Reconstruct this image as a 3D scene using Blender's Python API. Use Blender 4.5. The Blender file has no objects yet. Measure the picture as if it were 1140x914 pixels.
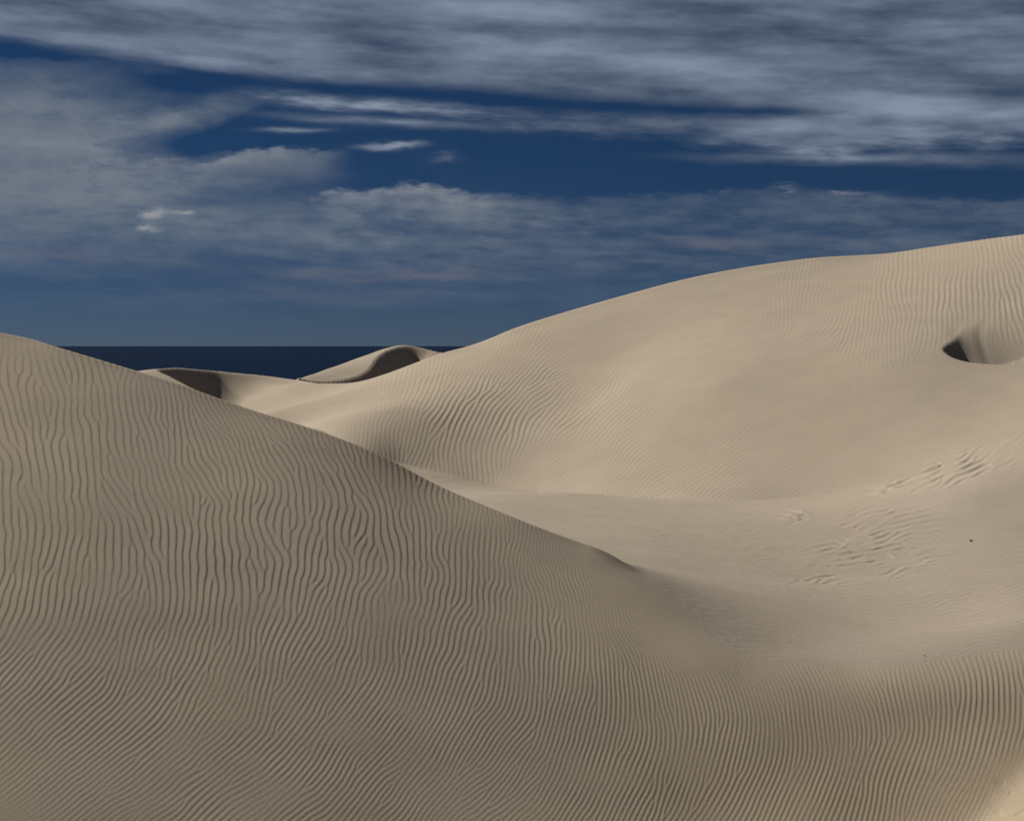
import bpy, math, time
import numpy as np

T0 = time.time()
SC = bpy.context.scene
COL = SC.collection
F = 1800.0          # focal length in photo pixels (photo is 1140 wide)
CX, HY = 570.0, 385.0   # principal column and horizon row
rng = np.random.default_rng(11)
f32 = np.float32

SUN_EL, SUN_AHEAD = 34.0, 29.0       # sun at the left, a little beyond the dunes

# ------------------------------------------------------------------ helpers
def sstep(a, b, x):
    t = np.clip((x - a) / (b - a), 0, 1)
    return t * t * (3 - 2 * t)

def smin(a, b, k):
    h = np.clip(0.5 + 0.5 * (b - a) / k, 0, 1)
    return b * (1 - h) + a * h - k * h * (1 - h)

def smax(a, b, k):
    return -smin(-a, -b, k)

def tps(pts, smooth=0.0):
    """thin-plate spline of z/Y*F over (u/F, ln Y)"""
    p = np.array([[u / F, math.log(d)] for u, e, d in pts])
    v = np.array([e for u, e, d in pts])
    n = len(p)
    r2 = ((p[:, None] - p[None]) ** 2).sum(-1)
    K = 0.5 * r2 * np.log(r2 + 1e-12) + np.eye(n) * smooth
    P = np.c_[np.ones(n), p]
    A = np.zeros((n + 3, n + 3)); A[:n, :n] = K; A[:n, n:] = P; A[n:, :n] = P.T
    s = np.linalg.solve(A, np.r_[v, 0, 0, 0])
    c, a = s[:n], s[n:]
    def ev(u, w):
        u = u.astype(np.float64); w = w.astype(np.float64); q = u / F
        out = a[0] + a[1] * q + a[2] * w
        for i in range(n):
            r = (q - p[i, 0]) ** 2 + (w - p[i, 1]) ** 2
            out = out + (0.5 * c[i]) * r * np.log(r + 1e-12)
        return out
    return ev

def pp(u, py, d):                 # seen at photo pixel (u, py), d metres away
    return (u, HY - py, d)

def zz(u, z, d):                  # height z at column u, d metres away
    return (u, F * z / d, d)

def pchip_like(xs, ys):
    """smooth 1-D interpolation (Catmull-Rom with clamped tangents)"""
    xs = np.array(xs, float); ys = np.array(ys, float)
    d = np.diff(ys) / np.diff(xs)
    m = np.r_[d[0], (d[1:] + d[:-1]) / 2, d[-1]]
    def ev(x):
        i = np.clip(np.searchsorted(xs, x) - 1, 0, len(xs) - 2)
        h = xs[i + 1] - xs[i]; t = (x - xs[i]) / h
        lin_lo, lin_hi = t < 0, t > 1
        r = ((2*t**3 - 3*t**2 + 1) * ys[i] + (t**3 - 2*t**2 + t) * h * m[i]
             + (-2*t**3 + 3*t**2) * ys[i + 1] + (t**3 - t**2) * h * m[i + 1])
        r = np.where(lin_lo, ys[0] + (x - xs[0]) * m[0], r)
        r = np.where(lin_hi, ys[-1] + (x - xs[-1]) * m[-1], r)
        return r
    return ev

# ------------------------------------------------------------------ grid: columns of equal bearing, rows of equal log-distance
cols = np.r_[np.arange(-1100, -400, 10.0), np.arange(-400, -60, 2.0), np.arange(-60, 1200, 1.0),
             np.arange(1200, 1540, 2.0), np.arange(1540, 2250, 10.0)]
def wrange(a, b, step):
    return np.arange(math.log(a), math.log(b), step)
rows = np.r_[wrange(4, 12.4, 0.03), wrange(12.4, 27, 1 / 950), wrange(27, 60, 1 / 560), wrange(60, 84, 1 / 380), wrange(84, 110, 0.02)]
U1, W1 = cols, rows
NR, NC = len(rows), len(cols)
U, W = np.meshgrid(cols, rows)
U = U.astype(f32); W = W.astype(f32)
Y = np.exp(W); X = (U - CX) / F * Y
print("grid", NR, NC, NR * NC)

def fnoise(scale_r, scale_c, seed, power=2.0):
    """smooth noise on the grid, unit deviation; scales in grid steps"""
    g = np.random.default_rng(seed).standard_normal((NR, NC)).astype(f32)
    fr = np.fft.fftfreq(NR)[:, None] * scale_r; fc = np.fft.rfftfreq(NC)[None] * scale_c
    q = np.exp(-0.5 * ((fr * 2.2) ** 2 + (fc * 2.2) ** 2) * power).astype(f32)
    g = np.fft.irfft2(np.fft.rfft2(g) * q, s=(NR, NC)).astype(f32)
    return g / g.std()

# ------------------------------------------------------------------ big forms
RIDGE = [(-1100, 270, 27), (-350, 325, 26), (-100, 351, 25.4), (0, 371, 25), (35, 378, 24.9), (60, 386, 24.7), (125, 406, 24.4), (200, 428, 24.1),
         (273, 453, 23.8), (350, 477, 23.5), (423, 505, 23.2), (490, 540, 22.85), (573, 575, 22.3), (650, 604, 22.0),
         (699, 620, 21.8), (718, 634, 21.6), (735, 655, 21.0), (748, 676, 20.6), (765, 700, 20.2)]
BOTTOM = [(-1100, 914, 11.5), (-350, 914, 13.6), (0, 914, 14.3), (200, 914, 14.8), (400, 914, 15.3), (600, 914, 15.85), (700, 914, 16.15), (800, 914, 16.45), (900, 914, 16.65),
          (1000, 914, 16.9), (1140, 914, 17.0), (1500, 914, 17.4), (2200, 914, 18)]
fr_pts = [pp(*p) for p in RIDGE] + [pp(*p) for p in BOTTOM]
rY = pchip_like([r[0] for r in RIDGE], [r[2] for r in RIDGE])
rZ = pchip_like([r[0] for r in RIDGE], [(HY - r[1]) / F * r[2] for r in RIDGE])
bY = pchip_like([r[0] for r in BOTTOM], [r[2] for r in BOTTOM])
for u in (-1100, -350, 0, 200, 400, 600, 700):              # straight slope between foot and crest, slightly convex
    y0, y1 = float(bY(u)), float(rY(u)); z0, z1 = (HY - 914) / F * y0, float(rZ(u))
    for t in (0.33, 0.66):
        fr_pts.append(zz(u, z0 + (z1 - z0) * t + 0.10 * math.sin(math.pi * t), y0 + (y1 - y0) * t))
    fr_pts.append(zz(u, z0 - 1.2, y0 * 0.75))
for u in (850, 1140, 1500, 2200):
    fr_pts.append(zz(u, -5.6, 12.0))
fr_pts += [pp(*p) for p in [(765, 690, 20.2), (800, 718, 19.6), (900, 748, 19.27), (1000, 740, 19.54), (1080, 722, 19.97),
                            (1140, 707, 20.3), (1500, 680, 21), (2200, 670, 22)]]
FRONT = tps(fr_pts, 2e-5)(U, W) * Y / F

def first_hit(H, u, py, ymin):
    j = int(np.argmin(abs(cols - u))); r = int(np.searchsorted(rows, math.log(ymin)))
    while r < NR - 1 and HY - F * H[r, j] / Y[r, j] > py: r += 1
    return float(X[r, j]), float(Y[r, j]), float(H[r, j])
c1, c2 = first_hit(FRONT, 1092, 914, 15), first_hit(FRONT, 1139, 862, 15)      # a bare bench cuts the slope at the lower right
yl = c1[1] + (c2[1] - c1[1]) * (U - 1092) / 47.0
FRONT += 0.20 * 0.16 * np.log1p(np.exp(np.clip((yl - Y) / 0.16, -30, 30))) * sstep(1020, 1090, U)

lee = rZ(U) - 0.33 * (Y - rY(U)) - np.maximum(U - 742, 0) * 0.004

CREST = [(-1100, 440, 58), (-350, 440, 58), (0, 440, 58), (100, 442, 58), (150, 446, 57.5), (200, 447, 57), (240, 444, 57), (290, 432, 56.5),
         (330, 427, 55.0), (360, 427, 54), (400, 425, 52.5), (440, 413, 51.5), (494, 392.5, 51), (520, 385.5, 51), (545, 376.5, 51),
         (570, 366, 51), (620, 350, 51.5), (695, 329, 52), (770, 310, 52.5), (845, 296, 53), (910, 287, 53), (995, 281, 52.5),
         (1030, 276, 52), (1095, 267, 51), (1140, 261.5, 50), (1300, 240, 49), (1500, 225, 49), (2200, 215, 49)]
BASE = [(-1100, 470, 44), (-350, 470, 44), (200, 480, 46), (300, 482, 46), (395, 492, 40.2), (450, 504, 40), (500, 515, 39.6), (545, 527, 39.0), (620, 534, 37.5), (700, 542, 35.5),
        (800, 548, 33.7), (900, 545, 33.3), (1000, 529, 33), (1140, 497, 32.5), (1500, 450, 32), (2200, 430, 32)]
v_pts = [pp(*p) for p in CREST[1:-1]] + [pp(*p) for p in BASE[1:-1]]
v_pts += [pp(*p) for p in [
    (900, 415, 40), (900, 350, 45.5), (1000, 400, 39.5), (1000, 340, 44.5), (800, 430, 40.5), (800, 365, 46), (700, 430, 43), (700, 390, 46.5), (660, 447, 43), (610, 458, 43), (600, 410, 46.5),
    (1140, 400, 38.5), (1140, 330, 43.5), (1300, 380, 38),
    (560, 462, 43), (500, 459, 43), (430, 456, 43), (350, 470, 44), (300, 458, 48),
    (230, 490, 50), (180, 500, 50), (100, 480, 51), (0, 470, 51),
    (560, 560, 31), (600, 578, 29), (640, 560, 32), (680, 603, 26.5), (620, 545, 35.0), (765, 690, 20.2), (740, 668, 20.6), (720, 640, 22.0), (720, 575, 30), (800, 700, 20.3), (800, 640, 24), (800, 580, 29.5), (900, 720, 20.2),
    (900, 640, 25), (900, 580, 29.5), (1000, 700, 21.2), (1000, 640, 25), (1000, 580, 28.8), (1070, 550, 29.8), (1140, 650, 23.8), (1140, 690, 21.2), (1140, 600, 26.8), (1140, 550, 29.3), (1500, 600, 26.5), (1500, 650, 24)]]
v_pts += [zz(-350, -3.6, 14), (zz(300, -3.7, 14)), zz(700, -3.4, 14), zz(800, -3.6, 14), zz(1140, -3.7, 14), zz(1500, -3.7, 14),
          zz(0, -3.3, 30), zz(-350, -3.2, 32), zz(250, -3.2, 32), zz(400, -3.1, 32), zz(0, -3.0, 40), zz(250, -3.2, 38)]
VF = tps(v_pts, 3e-6)(U, W) * Y / F
cY = pchip_like([c[0] for c in CREST], [c[2] for c in CREST])
cZ = pchip_like([c[0] for c in CREST], [(HY - c[1]) / F * c[2] for c in CREST])
KC = 0.35
bY_ = pchip_like([b[0] for b in BASE], [b[2] for b in BASE])(U)       # crease where the great dune stands on the floor
dn = np.abs(Y - bY_); sharp = np.interp(U, [300, 400, 600, 750, 900, 1050, 1200], [0, .28, .32, .18, .12, .08, 0])
VF = VF - sharp * np.exp(-np.sqrt(dn * dn + 0.0025) / np.where(Y > bY_, 1.3, 1.6))
backs = cZ(U) - 0.30 * (Y - cY(U))
V = smin(VF, backs, KC) + KC / 4 * np.exp(-((VF - backs) / (.7 * KC)) ** 2)

def nearest(path, PX, PY):
    """distance to a ground polyline, side (+ = left of travel), running parameter"""
    best = np.full(PX.shape, 1e9, f32); side = np.zeros(PX.shape, f32); par = np.zeros(PX.shape, f32)
    for i in range(len(path) - 1):
        ax, ay = path[i][:2]; bx, by = path[i + 1][:2]
        dx, dy = bx - ax, by - ay
        t = np.clip(((PX - ax) * dx + (PY - ay) * dy) / (dx * dx + dy * dy), 0, 1)
        qx, qy = PX - (ax + t * dx), PY - (ay + t * dy)
        d = np.sqrt(qx * qx + qy * qy)
        s = dx * (PY - ay) - dy * (PX - ax)
        m = d < best
        best = np.where(m, d, best); side = np.where(m, s, side); par = np.where(m, i + t, par)
    return best, side, par

def smooth_path(pts, n=6):
    """Catmull-Rom refinement of a list of tuples"""
    P = np.array(pts, float); out = []
    for i in range(len(P) - 1):
        p0, p1, p2, p3 = P[max(i - 1, 0)], P[i], P[i + 1], P[min(i + 2, len(P) - 1)]
        for k in range(n):
            t = k / n
            out.append(0.5 * ((2 * p1) + (-p0 + p2) * t + (2 * p0 - 5 * p1 + 4 * p2 - p3) * t * t + (-p0 + 3 * p1 - 3 * p2 + p3) * t ** 3))
    out.append(P[-1]); return out

def ground_path(pts, n=6):        # (u, py, d, *extra) -> refined (x, y, z, *extra)
    return [((p[0] - CX) / F * p[2], p[2], (HY - p[1]) / F * p[2]) + tuple(p[3:]) for p in smooth_path(pts, n)]

def win(u0, u1, y0, y1):
    c0, c1 = np.searchsorted(cols, [u0, u1]); r0, r1 = np.searchsorted(rows, [math.log(y0), math.log(y1)])
    return slice(r0, r1), slice(c0, c1)

# hollow with the dark slip face behind the foreground crest: near-left rim, then far rim
def cones(path, PX, PY):
    """sand lying at its own slope below a rim: upper envelope of the cones that hang from it"""
    out = np.full(PX.shape, -1e9, f32)
    for p in path:
        out = np.maximum(out, p[2] - p[3] * (np.sqrt((PX - p[0]) ** 2 + (PY - p[1]) ** 2 + 0.008) - 0.0894))
    return out
HOL = ground_path([(285, 480, 47.0, .64), (270, 468, 48, .64), (250, 451, 49.5, .64), (205, 428.5, 51.5, .72), (186, 418.5, 52.4, .80), (173, 412, 53.2, .85), (184, 410.4, 54.2, .83), (197, 409.7, 55.0, .78), (215, 411, 56.0, .73),
                   (240, 413, 57.0, .70), (290, 417.8, 57.0, .71), (330, 423, 56.0, .72), (352, 426.6, 54.6, .70)], 24)
S = win(20, 430, 34, 64)
d, side, par = nearest(HOL, X[S], Y[S])
hz = np.interp(par, np.arange(len(HOL)), [h[2] for h in HOL])
inside = side < 0
Hin = cones(HOL, X[S], Y[S])
tip = 24 * 5.5
kf = np.interp(U[S], [170, 215, 250, 300, 340], [.9, .9, .7, .32, .12])
fall = np.where(par < tip, 0.05 * d + 0.08 * d * d, 0.30 * d)
lim = np.maximum(60 - U[S], 0) * 0.02
V[S] = np.where(inside, np.where(d < 12, smax(Hin, V[S], kf), V[S]), np.maximum(V[S], hz - fall - lim))

# pit with a sharp near rim on the great dune
def depth_at(u, py, ymin=30.0):
    """distance at which the column u of the great dune is seen on row py"""
    j = int(np.argmin(abs(cols - u))); e = HY - F * V[:, j] / Y[:, j]
    r0 = int(np.searchsorted(rows, math.log(ymin))); r = r0
    while e[r] > py and r < NR - 1: r += 1
    t = (e[r - 1] - py) / (e[r - 1] - e[r] + 1e-9)
    return float(Y[r - 1, j] + (Y[r, j] - Y[r - 1, j]) * t)
rim2d = [(1380, 425), (1300, 416), (1220, 410.5), (1140, 407.5), (1100, 406.3), (1075, 403.5), (1058, 398.5), (1049.5, 393), (1047, 389), (1051, 384), (1060, 378), (1069, 367), (1076, 352), (1081, 342)]
pit = smooth_path([(u, py, depth_at(u, py)) for u, py in rim2d], 5)
PITS = [(-1, 0)]
pit = [((p[0] - CX) / F * p[2], p[2], 0.0) for p in pit]
S = win(1000, 1540, 32, 56)
d, side, par = nearest(pit, X[S], Y[S])
pin = side < 0
pn = len(pit) - 1
steep = np.interp(par, [0, pn * .3, pn * .45, pn * .68, pn * .85, pn], [0.5, .9, 1.1, 1.0, .85, .3])
frontY = np.interp(U[S], [1040, 1047, 1058, 1075, 1140, 1300, 1400], [depth_at(u, p) for u, p in ((1040, 389), (1047, 391), (1058, 398.5), (1075, 403.5), (1140, 407.5), (1300, 416), (1380, 424))])
env = np.exp(-(np.maximum(Y[S] - frontY - 0.3, 0) / 2.0) ** 2) * (1 - sstep(1250, 1400, U[S]))
gul = np.exp(-((U[S] - 1072 - 5 * np.sin((Y[S] - frontY) * 2.2)) / 13.0) ** 2) * sstep(0.2, 1.2, Y[S] - frontY) * (1 - sstep(2.0, 4.6, Y[S] - frontY))
dd = np.sqrt(d * d + 0.012) - 0.11
carve = np.where(pin, 0.85 * (1 - np.exp(-steep * dd / 0.85)) * env, 0)
gul2 = np.exp(-((U[S] - 1098 - 7 * np.sin((Y[S] - frontY) * 1.6 + 1)) / 6.0) ** 2) * sstep(0.6, 1.6, Y[S] - frontY) * (1 - sstep(2.4, 4.2, Y[S] - frontY))
V[S] -= carve + 0.03 * gul + 0.015 * gul2

Kf = 0.10 + 0.30 * sstep(690, 960, U)
lv = smax(lee, V, 0.25 + 0.35 * sstep(680, 740, U))
Z = smin(FRONT, lv, Kf) + Kf / 4 * (1 - sstep(690, 775, U)) * np.exp(-((FRONT - lv) / (.7 * Kf)) ** 2)
# the nose of the foreground dune dies out softly in the hollow
S = win(600, 920, 16, 30)
zb = Z[S].astype(np.float64)
dpx = 1260.0 / np.count_nonzero((cols >= -60) & (cols < 1200))        # column step in px
def blur(a, n, ax):
    n = max(int(n), 1)
    for _ in range(3):
        p = np.concatenate([np.repeat(np.take(a, [0], ax), n, ax), a, np.repeat(np.take(a, [-1], ax), n, ax)], ax)
        c = np.cumsum(np.insert(p, 0, 0, ax), ax)
        a = (np.take(c, range(2 * n + 1, c.shape[ax]), ax) - np.take(c, range(0, c.shape[ax] - 2 * n - 1), ax)) / (2 * n + 1)
    return a
sm = blur(blur(zb, 22 / dpx, 1), 26 / dpx, 0)
pyb = HY - F * Z[S] / Y[S]
mkn = sstep(655, 722, U[S]) * (1 - sstep(820, 900, U[S])) * sstep(17, 18.5, Y[S]) * (1 - sstep(25, 28, Y[S]))
Z[S] = zb * (1 - mkn) + sm * mkn
is_front = (FRONT < lv) | ((lee > V) & (U < 760) & (Y < 34))

# far dune by the sea with an S-shaped crest and a dark slip face
sky_line = [(300, 434, 66), (330, 422, 67), (341, 419, 68), (360, 412.5, 70), (390, 402, 73), (410, 395, 74.5), (430, 388, 76), (450, 384.6, 77), (470, 388, 77), (495, 393, 76), (530, 399, 76)]
s_crest = [(330, 421.6, 66), (345, 424.2, 66.5), (360, 425.2, 67), (380, 423.2, 67.7), (395, 419.7, 68.5), (404, 415.5, 69.3), (410, 411, 69.9), (413.5, 406, 70.8),
           (416, 402, 71.7), (421, 396.5, 72.8), (429, 391, 74.2), (440, 387, 75.7), (455, 385, 76.7), (475, 389.3, 76.7), (495, 393, 76.2), (530, 399, 76)]
slope = [.80] * 11 + [.78, .70, .58, .48, .40]
FD = tps([pp(*p) for p in sky_line] + [pp(*p) for p in s_crest if p[0] < 450] + [zz(260, -4.5, 66), zz(300, -3.5, 62)], 1e-6)
S = win(230, 640, 56, 100)
ZF = FD(U[S], W[S]) * Y[S] / F
sY = pchip_like([c[0] for c in sky_line], [c[2] for c in sky_line]); sZ = pchip_like([c[0] for c in sky_line], [(HY - c[1]) / F * c[2] for c in sky_line])
ZF = smin(ZF + .02, sZ(U[S]) - 0.35 * (Y[S] - sY(U[S])) + .02, 0.08)
RIM = ground_path([c + (s,) for c, s in zip(s_crest, slope)], 14)
d, side, par = nearest(RIM, X[S], Y[S])
hz = np.interp(par, np.arange(len(RIM)), [h[2] for h in RIM]); hs = np.interp(par, np.arange(len(RIM)), [h[3] for h in RIM])
fin = side < 0
ZF = np.where(fin, cones(RIM, X[S], Y[S]), ZF)
ZF = ZF - np.maximum(332 - U[S], 0) * 0.03
is_far = np.zeros(Z.shape, bool)
is_far[S] = (ZF > Z[S]) & (Y[S] > 58)
Zs = Z[S]; Zs[is_far[S]] = ZF[is_far[S]]; Z[S] = Zs
Z = np.maximum(Z, -9.0).astype(f32)

# faint long undulations
u1 = fnoise(70, 130, 5); u2 = fnoise(22, 60, 6)
Z += (u1 * 0.012 + u2 * 0.0022).astype(f32) * (Y / 25) * (1 - .5 * sstep(30, 36, Y)) * (1 - sstep(52, 58, Y))
print("forms", time.time() - T0)

# ------------------------------------------------------------------ wind ripples
PY = HY - F * Z / Y
baseY = pchip_like([b[0] for b in BASE], [b[2] for b in BASE])(U)
reg = np.where(is_front, 0, np.where(Y < baseY, 1, 2)).astype(np.int8)
reg[is_far] = 3
# (column, row, bearing of the crest lines in degrees, spacing in px, strength)
R_FRONT = [(-300, 400, 108, 12, 1), (-300, 650, 85, 12, 1), (-300, 850, 40, 9, 1), (10, 385, 100, 10, .25), (20, 420, 106, 12, .8), (100, 430, 112, 11, .9), (50, 500, 100, 13, 1), (180, 450, 114, 9, .9), (250, 465, 120, 7, .9), (200, 500, 106, 11, 1), (350, 490, 116, 8, 1), (350, 540, 97, 11, 1),
    (50, 560, 95, 13, 1), (150, 600, 90, 13, 1), (300, 590, 90, 12.5, 1), (450, 560, 97, 9, 1), (430, 590, 92, 11, 1), (540, 600, 94, 8.5, 1), (560, 585, 103, 6, .9), (620, 615, 108, 5, .6), (640, 650, 103, 7, 1),
    (660, 620, 112, 4.5, .15), (690, 632, 115, 4.5, .03), (700, 655, 115, 4.5, .04), (715, 660, 115, 4.5, .03), (680, 665, 113, 5, .5), (695, 690, 112, 5.5, .7), (740, 690, 118, 4.5, .06), (730, 715, 113, 5, .45),
    (60, 660, 82, 12, 1), (250, 640, 77, 11.5, 1), (400, 650, 76, 11, 1), (520, 660, 85, 10, 1), (50, 720, 52, 9.5, 1), (200, 720, 58, 9.5, 1), (350, 720, 57, 9.5, 1), (500, 700, 68, 9.5, 1), (610, 700, 84, 9, 1), (660, 740, 86, 8, 1),
    (100, 800, 42, 9, 1), (250, 850, 40, 9, 1), (400, 820, 46, 8.5, 1), (20, 870, 38, 8, .8), (8, 905, 36, 7, .12), (100, 900, 38, 8, .8), (550, 820, 58, 8, 1), (650, 790, 72, 8, 1), (550, 900, 48, 8, 1), (700, 860, 64, 8.5, 1),
    (710, 750, 98, 7, .9), (790, 775, 100, 7, .8), (800, 825, 76, 8, 1), (800, 900, 61, 8.5, 1), (780, 735, 115, 5, .3), (850, 748, 118, 5.5, .25), (900, 790, 96, 7.5, .9), (860, 765, 108, 6.5, .6), (1000, 768, 100, 8, .9),
    (900, 880, 66, 8.5, 1), (1000, 850, 68, 9, 1), (950, 738, 118, 6, .15), (960, 752, 112, 7, .5), (1040, 738, 108, 8, .6), (1030, 722, 110, 7, .05), (1120, 722, 104, 8.5, .6), (1110, 704, 104, 8, .08),
    (1100, 770, 94, 9, 1), (1100, 830, 78, 9, .9), (1070, 895, 64, 7.5, .7), (1125, 860, 70, 8, .25), (1128, 895, 66, 8, .0), (1139, 880, 66, 8, .0), (1300, 800, 80, 9, .6), (1500, 800, 80, 9, .6)]
R_VALLEY = [(1050, 670, 3, 4.6, .42), (1000, 690, 4, 4.6, .35), (960, 665, 2, 4.5, .25), (1100, 640, 4, 4.8, .30), (1130, 690, 6, 5, .38), (1110, 590, 8, 5, .22), (900, 690, 0, 4.5, .18), (900, 650, 178, 4.5, .18), (860, 640, 0, 4.5, .16), (800, 620, 178, 4, .06),
    (760, 640, 176, 4.5, .05), (800, 560, 178, 4, .03), (700, 580, 170, 4, .03), (730, 595, 165, 5, .22), (600, 560, 168, 4, .06), (450, 510, 165, 3.5, .15), (540, 540, 168, 3.5, .1), (900, 600, 0, 4.5, .05), (1000, 560, 12, 5, .08), (1100, 530, 20, 5, .1), (1000, 620, 5, 6, .25), (1300, 620, 4, 5, .3), (850, 700, 176, 4.5, .1), (1000, 715, 6, 4.6, .18)]
R_DUNE = [(470, 440, 66, 6.3, .55), (505, 465, 68, 6.8, 1), (540, 440, 60, 6.5, 1), (565, 475, 64, 6.8, 1.05), (500, 420, 56, 5.5, .55), (430, 450, 76, 5.5, .3), (445, 480, 80, 5.5, .4), (395, 450, 82, 5, .05), (350, 450, 85, 5, 0), (300, 440, 85, 5, 0), (540, 515, 92, 6.5, .7), (480, 500, 84, 6, .5), (600, 420, 50, 5.5, .8), (590, 400, 52, 4.5, .4), (560, 400, 54, 4.5, .3), (525, 400, 55, 4.5, .1),
    (620, 450, 48, 5.8, .9), (650, 450, 42, 5, .55), (640, 410, 42, 4.5, .4), (700, 480, 38, 4.6, .5), (600, 505, 46, 5, .2), (575, 520, 60, 5, .12), (650, 510, 42, 4.2, .22), (780, 490, 35, 4.5, .34), (750, 430, 36, 4.2, .22), (850, 500, 31, 4.3, .24), (950, 500, 28, 4.2, .14), (850, 440, 40, 4.2, .10), (720, 370, 40, 4, .02), (640, 370, 45, 4, .03), (800, 330, 80, 4, .03),
    (890, 350, 78, 4.8, .22), (950, 380, 68, 5, .42), (920, 400, 50, 4.6, .2), (1000, 340, 86, 5.6, .55), (1000, 385, 74, 5.2, .5), (1050, 335, 86, 6.6, .75), (1040, 375, 80, 6, .55), (1095, 325, 88, 7, .75), (1130, 340, 95, 8, .95), (1130, 370, 96, 8, .7), (1100, 375, 92, 7, .2), (1070, 385, 92, 7, .02), (1130, 395, 92, 7, .05), (950, 310, 85, 4.5, .12), (1050, 290, 92, 5.5, .28), (1125, 285, 100, 6.5, .45),
    (1000, 430, 160, 4.5, .04), (1080, 430, 172, 5, .06), (1130, 440, 176, 5, .14), (1100, 470, 15, 5, .10), (1300, 350, 95, 8, .6), (1050, 410, 10, 5, 0)]

def field(samples, boost, wp=3.2):
    kx = np.zeros(Z.shape, f32); ky = np.zeros(Z.shape, f32); am = np.zeros(Z.shape, f32); tw = np.zeros(Z.shape, f32); sp = np.zeros(Z.shape, f32)
    for (x, y, a, s, m) in samples:
        r = ((U - x) ** 2 + ((PY - y) * 1.25) ** 2 + 120.0) ** (-wp / 2)
        a = math.radians(a)
        kx += r * math.sin(a); ky += r * math.cos(a); am += r * m; sp += r * s; tw += r
    n = np.hypot(kx, ky) + 1e-9
    k = 2 * math.pi / (sp / tw) * boost
    return kx / n * k, ky / n * k, am / tw

kx = np.zeros(Z.shape, f32); ky = np.zeros(Z.shape, f32); am = np.zeros(Z.shape, f32)
for i, smp, bo in ((0, R_FRONT, 1.44), (1, R_VALLEY, 1.15), (2, R_DUNE, 1.12)):
    a, b, c = field(smp, bo); m = reg == i
    kx[m] = a[m]; ky[m] = b[m]; am[m] = c[m]
m = reg == 3
kx[m] = 2 * math.pi / 5; am[m] = 0
print("field", time.time() - T0)
# wind-scoured rough patches in the hollow: strong broken cross ripples
def patchmask(x, y, sx, sy, rot):
    a = math.radians(rot); dx = U - x; dy = PY - y
    p = dx * math.cos(a) - dy * math.sin(a); q = dx * math.sin(a) + dy * math.cos(a)
    return np.exp(-((p / sx) ** 2 + (q / sy) ** 2) ** 1.5)
ma = np.clip(patchmask(985, 605, 74, 42, 12) + patchmask(925, 628, 50, 20, 25) * .6, 0, 1)
mb = np.clip(patchmask(1060, 524, 78, 16, 17) + patchmask(1105, 508, 50, 13, 18) + patchmask(1010, 541, 40, 7, 12) * .8, 0, 1)
mc = patchmask(885, 574, 17, 9, 0)
floor_ = (reg == 1) | ((reg == 2) & (U > 850))
for mm, ang_, sp_, am_ in ((ma, 14, 6.0, 1.45), (mb, 21, 6.6, 1.55), (mc, 4, 6.0, 1.0)):
    wq = np.clip(mm * 2.2, 0, 1) * floor_
    kk = 2 * math.pi / sp_
    kx = kx * (1 - wq) + wq * kk * math.sin(math.radians(ang_)); ky = ky * (1 - wq) + wq * kk * math.cos(math.radians(ang_))
    am = am * (1 - wq) + am_ * mm * wq
# waviness: the upper foreground is sinuous, the lower is combed straight
wavy = np.where(reg == 0, 0.21 - 0.11 * sstep(600, 740, PY + 0.08 * (300 - U)) , np.where(reg == 1, 0.22, 0.16)).astype(f32)
wavy *= np.where((reg == 0) & (U > 600), 0.55 + .45 * (1 - sstep(600, 760, U)), 1)
wavy = np.where((ma + mb + mc > .25) & floor_, 0.26, wavy).astype(f32)
ang = (fnoise(22, 28, 21) * 0.75 + fnoise(8, 10, 22) * 0.75) * wavy + fnoise(80, 90, 23) * 0.08
spj = np.exp(fnoise(30, 40, 24) * 0.10 * np.clip(wavy / .3, .3, 1))
ca, sa = np.cos(ang), np.sin(ang)
kxs, kys = kx, ky
kxn = (ca * kx - sa * ky) * spj; kyn = (sa * kx + ca * ky) * spj
dudc = np.gradient(U1)[None].astype(f32)
pr = np.gradient(PY, axis=0); pc = np.gradient(PY, axis=1)
pr = np.clip(pr, -2.5, -0.12); pc = np.clip(pc, -3, 3) ; pc = np.where(np.abs(pr) < .13, 0, pc)
def to_grid(a, b):
    kc = np.clip(a * dudc + b * pc, -2.6, 2.6); kr = np.clip(b * pr, -2.6, 2.6)
    return kc.astype(f32), kr.astype(f32)
psi = np.exp(2j * math.pi * rng.random(Z.shape)).astype(np.complex64)
def relax(psi, kc, kr, off, n):
    nb = [(0, off), (0, -off), (off, 0), (-off, 0), (off, off), (-off, -off), (off, -off), (-off, off)]
    Es = [np.exp(-0.5j * (kr * a + kc * b)).astype(np.complex64) for a, b in nb]
    for _ in range(n):
        acc = psi * 0.5
        for (a, b), E in zip(nb, Es):
            acc += np.roll(psi * E, (-a, -b), (0, 1)) * E
        mag = np.abs(acc)
        psi = acc / (mag + 1e-6)
    return psi, mag / 8.5
kc0, kr0 = to_grid(kxs, kys); kc1, kr1 = to_grid(kxn, kyn)
for off, n in ((32, 5), (16, 5), (8, 5)):
    psi, mag = relax(psi, kc0, kr0, off, n)
for off, n in ((6, 8), (4, 10), (3, 12), (2, 6)):
    psi, mag = relax(psi, kc1, kr1, off, n)
print("ripples", time.time() - T0)
dwdr = np.gradient(W1)[:, None].astype(f32)
pu = kc1 / dudc; pw = kr1 / dwdr
lam = 2 * math.pi / (np.hypot(pu * F, pw - (U - CX) * pu) / Y + 1e-6)
lam = np.clip(lam, 0.03, 0.45)
t = (np.angle(psi) / (2 * math.pi)) % 1.0
RISE = np.where(reg == 0, 0.80 - 0.14 * sstep(620, 780, PY), 0.70).astype(f32)
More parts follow.
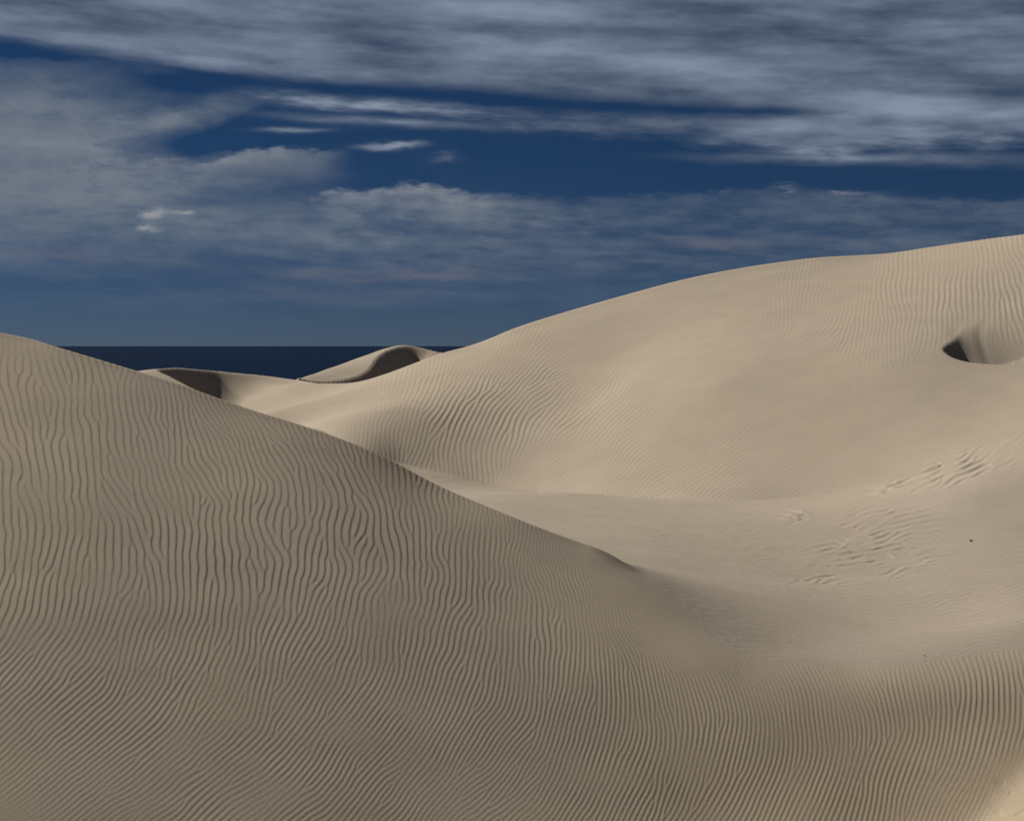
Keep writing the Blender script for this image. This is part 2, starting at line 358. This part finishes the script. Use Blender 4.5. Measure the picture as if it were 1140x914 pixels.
prof = np.where(t < RISE, 0.5 - 0.5 * np.cos(np.pi * (t / RISE)) * 0.45 - 0.225 * (1 - 2 * t / RISE) - .0, 0.5 + 0.5 * np.cos(np.pi * (t - RISE) / (1 - RISE)))
prof = np.where(t < RISE, 0.55 * (t / RISE) + 0.45 * (0.5 - 0.5 * np.cos(np.pi * t / RISE)), prof)
brk2 = np.clip(0.75 + 0.75 * fnoise(11, 15, 33), 0, 1.6)
patch = np.where(((ma + mb + mc) > .25) & floor_, brk2, 1) * np.clip(1 + 0.16 * fnoise(35, 45, 31) + 0.14 * fnoise(12, 20, 32), 0.35, 1.15)
coreq = sstep(0.35, 0.8, mag)
amp = am * patch * (0.40 + 0.60 * coreq)
amp *= np.where(reg == 2, 2.0 - .5 * sstep(950, 1050, U), np.where(reg == 1, 0.8, 1 + 0.45 * sstep(640, 780, PY) * (0.35 + 0.65 * sstep(500, 760, U))))
amp *= 1 - np.exp(-(((U - 1110) / 75) ** 2 + ((PY - 401) / 16) ** 2) ** 2)
amp *= np.where((W < math.log(12.6)), 0, 1) * np.where((U < -400) | (U > 1540), 0, 1)
rip = (0.051 * lam * amp * (prof - 0.5)).astype(f32)
# keep the very rims crisp
Z += rip

def streak(seed, along, across, tilt):
    """noise drawn out along lines that climb tilt rows per column"""
    g = np.random.default_rng(seed).standard_normal((NR, NC)).astype(f32)
    a = math.atan(tilt); fr = np.fft.fftfreq(NR)[:, None]; fc = np.fft.rfftfreq(NC)[None]
    p = fc * math.cos(a) + fr * math.sin(a); q = -fc * math.sin(a) + fr * math.cos(a)
    g = np.fft.irfft2(np.fft.rfft2(g) * np.exp(-2.4 * ((p * along) ** 2 + (q * across) ** 2)), s=(NR, NC)).astype(f32)
    return g / g.std()
mv = floor_
ga = streak(41, 26, 8, 0.40) + 0.5 * streak(42, 12, 5, .40)
gb = streak(43, 30, 7, 0.62) + 0.45 * streak(44, 14, 4.5, .62)
brk = np.clip(0.55 + 0.6 * fnoise(14, 22, 45), 0, 1.3)
def scarp(g): return np.tanh(np.maximum(g - 0.1, 0) * 1.3)
Z += (mv * Y / F * (0.55 * ma * brk * scarp(ga) + 0.7 * mb * brk * scarp(gb) + 0.8 * mc * scarp(ga + .5 * fnoise(6, 5, 46)))).astype(f32)
# footmarks on the pale bare corner at the lower right and grains of roughness in the valley
mk = patchmask(1128, 890, 22, 24, 35) * (reg == 0)
Z -= (mk * 0.010 * scarp(fnoise(7, 8, 47) - .4)).astype(f32)
Z += (fnoise(2.2, 7, 48) * 0.05 * Y / F * (reg == 1) * np.clip(.5 + .6 * fnoise(50, 80, 49), 0, 1.2)).astype(f32)

# tint of the sand: a little warmer on the great dune, greyer in the scoured floor
tint = np.where(reg == 0, 0.42, np.where(reg == 1, 0.15, 0.25)).astype(f32)
q = sstep(0, 1, (Y - baseY) / 3.0 + .5); tint = np.where((reg == 1) | (reg == 2), 0.12 + .14 * q, tint)
tint = np.where((reg == 0), 0.42 + 0.45 * sstep(560, 1050, U) * sstep(700, 850, PY), tint)  # foreground warmed to offset blue skylight on its slope; browner at lower right
tint = np.clip(tint + fnoise(60, 90, 51) * 0.03, 0, 1).astype(f32)

# ------------------------------------------------------------------ meshes: one per dune
def lin(*c): return tuple(((v / 255) / 12.92 if v / 255 <= .04045 else ((v / 255 + .055) / 1.055) ** 2.4) for v in c)

def material(name):
    m = bpy.data.materials.new(name); m.use_nodes = True
    nt = m.node_tree; return m, nt, nt.nodes['Principled BSDF']

sand, nt, bs = material('wind blown sand')
L = nt.links.new
at = nt.nodes.new('ShaderNodeAttribute'); at.attribute_name = 'tint'
mx = nt.nodes.new('ShaderNodeMix'); mx.data_type = 'RGBA'
mx.inputs['A'].default_value = (0.414, 0.353, 0.279, 1); mx.inputs['B'].default_value = (0.450, 0.363, 0.248, 1)
L(at.outputs['Fac'], mx.inputs['Factor'])
geo = nt.nodes.new('ShaderNodeNewGeometry')
gr = nt.nodes.new('ShaderNodeTexNoise'); gr.inputs['Scale'].default_value = 75; gr.inputs['Detail'].default_value = 3; gr.inputs['Roughness'].default_value = .75
L(geo.outputs['Position'], gr.inputs['Vector'])
br = nt.nodes.new('ShaderNodeTexNoise'); br.inputs['Scale'].default_value = 1.1; br.inputs['Detail'].default_value = 5
L(geo.outputs['Position'], br.inputs['Vector'])
def mapr(sock, a, b, c, d):
    r = nt.nodes.new('ShaderNodeMapRange'); r.inputs[1].default_value = a; r.inputs[2].default_value = b; r.inputs[3].default_value = c; r.inputs[4].default_value = d
    L(sock, r.inputs[0]); return r.outputs[0]
mu = nt.nodes.new('ShaderNodeMath'); mu.operation = 'MULTIPLY'
L(mapr(gr.outputs['Fac'], .25, .75, .74, 1.26), mu.inputs[0]); L(mapr(br.outputs['Fac'], .3, .7, .96, 1.04), mu.inputs[1])
vm = nt.nodes.new('ShaderNodeVectorMath'); vm.operation = 'SCALE'
L(mx.outputs['Result'], vm.inputs[0]); L(mu.outputs[0], vm.inputs['Scale'])
L(vm.outputs[0], bs.inputs['Base Color'])
bs.inputs['Roughness'].default_value = 0.95; bs.inputs['Specular IOR Level'].default_value = 0.15
bp = nt.nodes.new('ShaderNodeBump'); bp.inputs['Strength'].default_value = 0.35; bp.inputs['Distance'].default_value = 0.004
L(gr.outputs['Fac'], bp.inputs['Height']); L(bp.outputs[0], bs.inputs['Normal'])

X = ((U - CX) / F * Y)
P3 = np.stack([X, Y, Z], -1).astype(f32).reshape(-1, 3)
idx = np.arange(NR * NC, dtype=np.int32).reshape(NR, NC)
quads = np.stack([idx[:-1, :-1], idx[:-1, 1:], idx[1:, 1:], idx[1:, :-1]], -1).reshape(-1, 4)
part = np.where(reg == 0, 0, np.where(reg == 1, 1, 2)).astype(np.int8)
part = np.where((reg == 2) & (U < 378 + 2.0 * (Y - 46)), 3, part); part[is_far] = 4
fpart = part[:-1, :-1].reshape(-1)
tflat = tint.reshape(-1)
def sheet(name, faces, label):
    used = np.zeros(NR * NC, bool); used[faces.ravel()] = True
    remap = np.cumsum(used, dtype=np.int64) - 1
    vs = P3[used]; fs = remap[faces].astype(np.int32)
    me = bpy.data.meshes.new(name)
    me.vertices.add(len(vs)); me.vertices.foreach_set('co', vs.ravel())
    me.loops.add(fs.size); me.loops.foreach_set('vertex_index', fs.ravel())
    me.polygons.add(len(fs)); me.polygons.foreach_set('loop_start', np.arange(0, fs.size, 4, dtype=np.int32))
    me.update(calc_edges=True)
    me.polygons.foreach_set('use_smooth', np.ones(len(fs), bool))
    a = me.attributes.new('tint', 'FLOAT', 'POINT'); a.data.foreach_set('value', tflat[used])
    me.materials.append(sand)
    o = bpy.data.objects.new(name, me); COL.objects.link(o)
    o['kind'] = 'structure'; o['label'] = label; o['category'] = 'sand dune' if 'dune' in name else 'sand'
    return o
LABELS = [('sand_dune', 'foreground dune covered in dark wind ripples, its crest falling from left to right'),
          ('sand_hollow', 'smooth grey sand hollow with scoured patches between the rippled dune and the great dune'),
          ('sand_dune', 'great pale dune rising to the right with a small dark pit on its slope'),
          ('sand_dune', 'low dune saddle with a black shadowed slip face behind the foreground crest'),
          ('sand_dune', 'small far dune with an S shaped crest and dark slip face against the sea')]
for i, (n, lab) in enumerate(LABELS):
    sheet(n, quads[fpart == i], lab)
print("meshes", time.time() - T0)

def grid_mesh(name, xs, ys, zf, mat):
    gx, gy = np.meshgrid(xs, ys); gz = zf(gx, gy)
    vs = np.stack([gx, gy, gz], -1).reshape(-1, 3); n = len(xs); mrow = len(ys)
    ii = np.arange(mrow * n).reshape(mrow, n)
    fs = np.stack([ii[:-1, :-1], ii[:-1, 1:], ii[1:, 1:], ii[1:, :-1]], -1).reshape(-1, 4)
    me = bpy.data.meshes.new(name); me.from_pydata(vs.tolist(), [], fs.tolist()); me.update()
    me.polygons.foreach_set('use_smooth', np.ones(len(fs), bool))
    me.materials.append(mat); o = bpy.data.objects.new(name, me); COL.objects.link(o); o['kind'] = 'structure'; return o

def plain(gx, gy):
    z = -9.4 + 0 * gx + 0.25 * np.sin(gx * .05 + gy * .03)
    return z - 30 * sstep(200, 1000, gy)
g = grid_mesh('ground', np.linspace(-900, 900, 91), np.linspace(-300, 1100, 71), plain, sand)
g['label'] = 'low sand plain running down from the dunes to the sea'; g['category'] = 'sand'

# ------------------------------------------------------------------ sea
sea, nt, bs = material('deep sea water'); L = nt.links.new
bs.inputs['Base Color'].default_value = (0.001, 0.009, 0.031, 1)
bs.inputs['Roughness'].default_value = 0.42; bs.inputs['IOR'].default_value = 1.333; bs.inputs['Specular IOR Level'].default_value = 0.025
geo = nt.nodes.new('ShaderNodeNewGeometry')
mp = nt.nodes.new('ShaderNodeMapping'); mp.inputs['Scale'].default_value = (0.012, 0.05, 1)
L(geo.outputs['Position'], mp.inputs['Vector'])
wn = nt.nodes.new('ShaderNodeTexNoise'); wn.inputs['Scale'].default_value = 1; wn.inputs['Detail'].default_value = 6; wn.inputs['Roughness'].default_value = .6
L(mp.outputs[0], wn.inputs['Vector'])
bp = nt.nodes.new('ShaderNodeBump'); bp.inputs['Strength'].default_value = 0.9; bp.inputs['Distance'].default_value = 6.0
L(wn.outputs['Fac'], bp.inputs['Height']); L(bp.outputs[0], bs.inputs['Normal'])
w = grid_mesh('sea', np.linspace(-60000, 60000, 41), np.r_[np.linspace(850, 5000, 20), np.linspace(8000, 120000, 20)], lambda a, b: -36 + 0 * a, sea)
w['label'] = 'dark navy sea under the horizon behind the dunes'; w['category'] = 'sea'

# ------------------------------------------------------------------ small debris on the valley floor
def surf(u, py, y0):
    j = int(np.argmin(abs(cols - u))); r = int(np.searchsorted(rows, math.log(y0)))
    while HY - F * Z[r, j] / Y[r, j] > py: r += 1
    return float(X[r, j]), float(Y[r, j]), float(Z[r, j])
def debris(name, u, py, y0, size, colr, rot, label, cat, seed):
    import bmesh
    from mathutils import noise, Vector
    bm = bmesh.new(); bmesh.ops.create_icosphere(bm, subdivisions=3, radius=1)
    for v in bm.verts:
        n = v.co.normalized()
        k = 1 + 0.30 * noise.noise(n * 1.3 + Vector((seed, 0, 0))) + 0.12 * noise.noise(n * 3.1 + Vector((0, seed, 0)))
        v.co = Vector((n.x * size[0], n.y * size[1], max(n.z, -0.55) * size[2])) * k
    me = bpy.data.meshes.new(name); bm.to_mesh(me); bm.free()
    for p in me.polygons: p.use_smooth = True
    m, nt2, b2 = material(cat + ' surface')
    nn = nt2.nodes.new('ShaderNodeTexNoise'); nn.inputs['Scale'].default_value = 60
    cr = nt2.nodes.new('ShaderNodeMix'); cr.data_type = 'RGBA'
    cr.inputs['A'].default_value = tuple(c * .7 for c in colr) + (1,); cr.inputs['B'].default_value = tuple(min(c * 1.3, .9) for c in colr) + (1,)
    tc = nt2.nodes.new('ShaderNodeTexCoord')
    nt2.links.new(tc.outputs['Object'], nn.inputs['Vector']); nt2.links.new(nn.outputs['Fac'], cr.inputs['Factor']); nt2.links.new(cr.outputs['Result'], b2.inputs['Base Color'])
    b2.inputs['Roughness'].default_value = .85
    me.materials.append(m)
    o = bpy.data.objects.new(name, me); COL.objects.link(o)
    x, y, z = surf(u, py, y0)
    o.location = (x, y, z + size[2] * .35); o.rotation_euler = (0, 0, rot)
    o['label'] = label; o['category'] = cat
    return o
debris('stone', 1081, 602.5, 22, (.022, .020, .022), (.030, .022, .016), .4, 'small black stone lying alone on the pale sand at the right', 'stone', 3)
debris('pebble', 1075.5, 605.5, 22, (.007, .007, .006), (.10, .08, .06), .2, 'tiny brown pebble just left of the black stone', 'pebble', 5)
debris('seashell', 1102, 647, 20, (.012, .010, .008), (.72, .68, .60), 1.1, 'tiny white shell on the faintly rippled sand below the black stone', 'shell', 8)
debris('driftwood', 1029, 730.5, 18, (.006, .010, .014), (.15, .115, .08), .3, 'small brown driftwood stub at the upper edge of the dark ripples', 'driftwood', 12)

# ------------------------------------------------------------------ sun
el, ah = math.radians(SUN_EL), math.radians(SUN_AHEAD)
sdir = np.array([-math.cos(el) * math.cos(ah), math.cos(el) * math.sin(ah), math.sin(el)])
ld = bpy.data.lights.new('sun', 'SUN'); ld.energy = 4.95; ld.angle = math.radians(0.5); ld.color = (1.0, .95, .87)
lo = bpy.data.objects.new('sun', ld); COL.objects.link(lo)
from mathutils import Vector
lo.rotation_euler = Vector(-sdir).to_track_quat('-Z', 'Y').to_euler()
lo.location = (-30, 20, 40)

# ------------------------------------------------------------------ sky: NISHITA behind procedural cloud, all by direction
wd = bpy.data.worlds.new('World'); SC.world = wd; wd.use_nodes = True
nt = wd.node_tree; NW = nt.nodes.new; L = nt.links.new
bg = nt.nodes['Background']
class E:
    def __init__(s, sock): s.s = sock
    @staticmethod
    def op(o, *a):
        n = NW('ShaderNodeMath'); n.operation = o
        for i, v in enumerate(a):
            if isinstance(v, E): L(v.s, n.inputs[i])
            else: n.inputs[i].default_value = float(v)
        return E(n.outputs[0])
    def __add__(s, o): return E.op('ADD', s, o)
    __radd__ = __add__
    def __sub__(s, o): return E.op('SUBTRACT', s, o)
    def __rsub__(s, o): return E.op('SUBTRACT', o, s)
    def __mul__(s, o): return E.op('MULTIPLY', s, o)
    __rmul__ = __mul__
    def __neg__(s): return E.op('MULTIPLY', s, -1)
def ss(a, b, x):
    n = NW('ShaderNodeMapRange'); n.interpolation_type = 'SMOOTHSTEP'
    n.inputs[1].default_value = a; n.inputs[2].default_value = b; n.inputs[3].default_value = 0; n.inputs[4].default_value = 1
    L(x.s, n.inputs[0]); return E(n.outputs[0])
def clamp01(x): return E.op('MINIMUM', E.op('MAXIMUM', x, 0), 1)
tc = NW('ShaderNodeTexCoord'); sx = NW('ShaderNodeSeparateXYZ'); L(tc.outputs['Generated'], sx.inputs[0])
dx, dy, dz = E(sx.outputs[0]), E(sx.outputs[1]), E(sx.outputs[2])
x = 570 + 1832 * E.op('ARCTAN2', dx, dy)          # bearing, in photo-pixel units
y = 385 - 1808 * E.op('ARCSINE', dz)              # elevation
def noise(xs, ys, seed, detail=5, rough=.55, X_=None, Y_=None):
    c = NW('ShaderNodeCombineXYZ'); a = (X_ or x) * (1 / xs); b = (Y_ or y) * (1 / ys)
    L(a.s, c.inputs[0]); L(b.s, c.inputs[1]); c.inputs[2].default_value = seed
    n = NW('ShaderNodeTexNoise'); n.inputs['Scale'].default_value = 1; n.inputs['Detail'].default_value = detail; n.inputs['Roughness'].default_value = rough
    L(c.outputs[0], n.inputs['Vector']); return E(n.outputs['Fac']) - 0.5     # about -.25 .. .25
def curve(pts, xin):
    """piecewise smooth row as a function of bearing"""
    n = NW('ShaderNodeFloatCurve'); c = n.mapping.curves[0]
    P = [((px + 400) / 2000, py / 400) for px, py in pts]
    while len(c.points) < len(P): c.points.new(.5, .5)
    for p, (a, b) in zip(c.points, P): p.location = (a, b); p.handle_type = 'AUTO_CLAMPED'
    n.mapping.update()
    t = E.op('MULTIPLY', xin + 400, 1 / 2000); L(t.s, n.inputs['Value'])
    return E(n.outputs[0]) * 400
wx = noise(170, 70, 1.3, 4); wy = noise(150, 60, 7.7, 5, .6); wf = noise(45, 16, 4.2, 4, .6)
xw = x + wx * 130; yw = y + wy * 52 + wf * 9
def blob(x0, y0, sx_, sy_, rot=0, amp=1.0, p=1.0, X_=None, Y_=None):
    a = math.radians(rot); u = (X_ or xw) - x0; v = (Y_ or yw) - y0
    if rot:
        u, v = u * math.cos(a) - v * math.sin(a), u * math.sin(a) + v * math.cos(a)
    u = u * (1 / sx_); v = v * (1 / sy_)
    return E.op('EXPONENT', -(u * u + v * v)) * amp
st1 = noise(290, 38, 2.1, 6, .5, Y_=y + x * -0.05)        # long streaks
st2 = noise(80, 14, 9.4, 4, .55, Y_=y + x * -0.05)
fin = noise(38, 15, 5.5, 5, .6)
soft = noise(230, 50, 6.6, 4, .55, Y_=y + x * -0.04)
# upper deck
e1 = curve([(-400, 20), (0, 57), (100, 69), (200, 79), (300, 87), (400, 92), (500, 98), (600, 104), (700, 112), (800, 119), (870, 124), (960, 140), (1600, 160)], x)
deckA = ss(-10, 12, e1 - y + st2 * 12 + wy * 3)
e2t = curve([(-400, 150), (150, 112), (250, 103), (350, 108), (450, 114), (600, 124), (700, 127), (800, 131), (900, 127), (1000, 120), (1600, 110)], x)
e2b = curve([(-400, 90), (150, 98), (240, 108), (330, 118), (430, 128), (520, 134), (600, 143), (680, 150), (760, 158), (840, 168), (930, 176), (1010, 172), (1140, 168), (1600, 165)], x)
bandB = ss(-6, 13, y - e2t + st2 * 13 + wf * 7) * ss(-12, 18, e2b - y + st2 * 42 + wf * 14 + st1 * 14) * ss(180, 330, x)
thin = (blob(440, 137, 130, 5, -3, .55, X_=x, Y_=yw * .35 + y * .65) + blob(900, 180, 110, 5, -2, .6, X_=x, Y_=y + wf * 10) + blob(1060, 184, 120, 7, -3, .45, X_=x, Y_=y + wf * 10)
        + blob(325, 147.5, 34, 2.6, 1, .7, X_=x, Y_=y + wf * 6) + blob(438, 163, 30, 4.0, 3, .95, X_=xw, Y_=y + fin * 14) + blob(486, 176, 18, 5, 8, .3))
dens = E.op('MAXIMUM', deckA * clamp01(0.90 + st1 * 0.9 + soft * .5 + fin * .15), bandB * clamp01(0.80 + st2 * .8 + soft * .7))
dens = E.op('MAXIMUM', dens, clamp01(thin * (1 + st2 * 2)))
# left grey mass, its fan, and the layered cloud under it
mass = (blob(40, 150, 120, 52, 0, .95) + blob(-60, 190, 150, 110, 0, .6) + blob(165, 142, 100, 13, 17, .75) + blob(90, 230, 150, 45, 0, .55)
        + blob(130, 86, 70, 9, 0, .45) + blob(40, 84, 60, 5, 2, .25) + blob(215, 203, 120, 20, 5, .60) + blob(170, 270, 170, 34, 0, .34) + blob(330, 245, 150, 28, 2, .36))
mass = mass * clamp01(1.0 + fin * 1.05 + wx * .8 + st2 * .5)
gapL = blob(10, 72, 110, 11, -4, .75, X_=x, Y_=y + wy * 12) + blob(225, 100, 60, 9, 0, .4, X_=x, Y_=y + wy * 14) + blob(285, 150, 95, 13, 12, .8, X_=x + wf * 30, Y_=y + wf * 18) + blob(390, 190, 45, 13, 0, .6, X_=x + wf * 30, Y_=y + wf * 18)
mass = clamp01(mass - gapL) 
# cloud bank tops (crisp upper edge, soft below)
top1 = curve([(-400, 200), (40, 190), (90, 186), (150, 184), (230, 181), (270, 172), (320, 166), (390, 168), (420, 200), (1600, 240)], x)
bank1 = ss(-3, 7, y - top1 + fin * 22) * ss(60, 5, y - top1) * ss(20, 110, x) * ss(400, 330, x + fin * 40) 
top2 = curve([(-400, 240), (320, 226), (350, 216), (400, 212), (430, 209), (455, 203), (475, 205), (500, 212), (545, 215), (620, 217), (740, 218), (800, 211), (830, 213), (875, 208), (910, 215), (960, 219), (1080, 228), (1600, 235)], x)
bank2 = ss(-3, 6, y - top2 + fin * 20) * ss(130, 4, y - top2) * ss(300, 380, x) * clamp01(1.25 - ss(480, 640, x) * .92)
lay = clamp01(0.38 + st1 * 2.8 + st2 * 2.2 + fin * .5)
low = ss(212, 250, y + st1 * 30) * ss(392, 325, y) * lay * 0.60 * clamp01(1.15 - ss(500, 900, x) * .45)
puff = (blob(168, 241, 17, 8, 0, 1.1, X_=x + fin * 34, Y_=y + fin * 20) + blob(204, 239, 13, 3.5, 0, .9, X_=x + fin * 34, Y_=y + fin * 12) + blob(165, 258, 17, 4, 0, .7, X_=x + fin * 40, Y_=y + fin * 16)
        + blob(462, 210, 22, 7, 0, .55, X_=x + fin * 30, Y_=y + fin * 20) + blob(803, 213, 20, 3.6, 0, .42, X_=x + fin * 60, Y_=y + fin * 26) + blob(877, 213, 13, 4, 0, .55, X_=x + fin * 50, Y_=y + fin * 26)
        + blob(945, 219, 30, 3.2, 0, .45, X_=x + fin * 40, Y_=y + fin * 14) + blob(300, 170, 60, 5, 4, .35, X_=x + fin * 40, Y_=y + fin * 16) + blob(180, 183, 60, 3, 2, .35, X_=x + fin * 40, Y_=y + fin * 14))
pinks = (blob(440, 302, 140, 7, 1, .40) + blob(360, 330, 150, 14, 0, .22) + blob(800, 271, 70, 9, -3, .42) + blob(760, 297, 200, 9, 0, .14) + blob(120, 292, 150, 5, -2, .25)) * clamp01(1 + st2 * 2.2)
midden = E.op('MAXIMUM', mass * .95, bank1 * .78)
midden = E.op('MAXIMUM', midden, bank2 * clamp01(.72 + st2 * 1.2 + fin * .9))
midden = 1 - (1 - clamp01(midden)) * (1 - clamp01(low)) * (1 - clamp01(pinks))
below = ss(60, 105, y)
alldens = E.op('MAXIMUM', dens, midden * below)
overhead = ss(-500, -60, y)
alldens = alldens * (0.12 + 0.88 * overhead) * ss(-.3, .4, dy)

sk = NW('ShaderNodeTexSky'); sk.sky_type = 'NISHITA'; sk.sun_disc = False
sk.sun_elevation = el; sk.sun_rotation = math.atan2(sdir[0], sdir[1]); sk.altitude = 3000; sk.air_density = 0.7; sk.dust_density = 0.0; sk.ozone_density = 4.0
def rgbmul(sock, col):
    m = NW('ShaderNodeMix'); m.data_type = 'RGBA'; m.blend_type = 'MULTIPLY'; m.inputs['Factor'].default_value = 1
    L(sock, m.inputs['A']); m.inputs['B'].default_value = tuple(col) + (1,); return m.outputs['Result']
def mix(a, b, f):
    m = NW('ShaderNodeMix'); m.data_type = 'RGBA'
    for k, v in (('A', a), ('B', b)):
        if isinstance(v, tuple): m.inputs[k].default_value = v + (1,)
        else: L(v, m.inputs[k])
    if isinstance(f, E): L(f.s, m.inputs['Factor'])
    else: m.inputs['Factor'].default_value = f
    return m.outputs['Result']
SKY = 0.06
def em(r, g, b):                       # wanted picture colour -> radiance before the background strength
    return tuple(c / SKY for c in lin(r, g, b))
blue = rgbmul(sk.outputs[0], SKYMUL) if False else sk.outputs[0]
hz = ss(130, 385, y)
blue = mix(rgbmul(blue, (.125, .225, .305)), rgbmul(blue, (.17, .20, .27)), hz)
bright = clamp01(0.42 + st1 * 1.5 + soft * 1.7 + st2 * .45 + fin * .3 + ss(40, 4, e1 - y) * .25 * ss(620, 300, x) + bandB * .2)
deckcol = mix(em(68, 82, 102), em(138, 150, 168), bright)
midcol = mix(em(84, 99, 118), em(122, 130, 140), clamp01(.5 + fin * 1.2 + st1 * 1.2))
midcol = mix(midcol, em(72, 92, 118), ss(250, 350, y))
pk = clamp01(pinks * 1.6)
midcol = mix(midcol, em(110, 108, 118), pk)
sel = ss(60, 110, y) * (1 - clamp01(dens * 1.5))
cloud = mix(deckcol, midcol, sel)
out = mix(blue, cloud, clamp01(alldens))
crest = ss(.15, .95, puff * (1 + fin * 2.6 + st2)) * below + clamp01(bank2 * ss(24, 2, y - top2) * clamp01(.5 + fin * 3)) * .35 * ss(560, 500, x) + bank1 * ss(16, 2, y - top1) * clamp01(.4 + fin * 3) * .4
out = mix(out, em(152, 154, 160), clamp01(crest) * .78)
L(out, bg.inputs['Color']); bg.inputs['Strength'].default_value = SKY
wd.cycles.sampling_method = 'NONE'

# ------------------------------------------------------------------ camera
cd = bpy.data.cameras.new('camera'); cam = bpy.data.objects.new('camera', cd); COL.objects.link(cam)
cam.location = (0, 0, 0); cam.rotation_euler = (math.pi / 2, 0, 0)
cd.sensor_fit = 'HORIZONTAL'; cd.sensor_width = 36; cd.lens = 36 * F / 1140; cd.shift_y = -(457 - HY) / 1140
cd.clip_start = 0.5; cd.clip_end = 200000
SC.camera = cam
vs = SC.view_settings; vs.view_transform = 'Standard'; vs.look = 'None'; vs.exposure = 0; vs.gamma = 1; vs.use_curve_mapping = False
SC.cycles.use_denoising = False
SC.cycles.max_bounces = 5; SC.cycles.diffuse_bounces = 2
print("script", time.time() - T0)
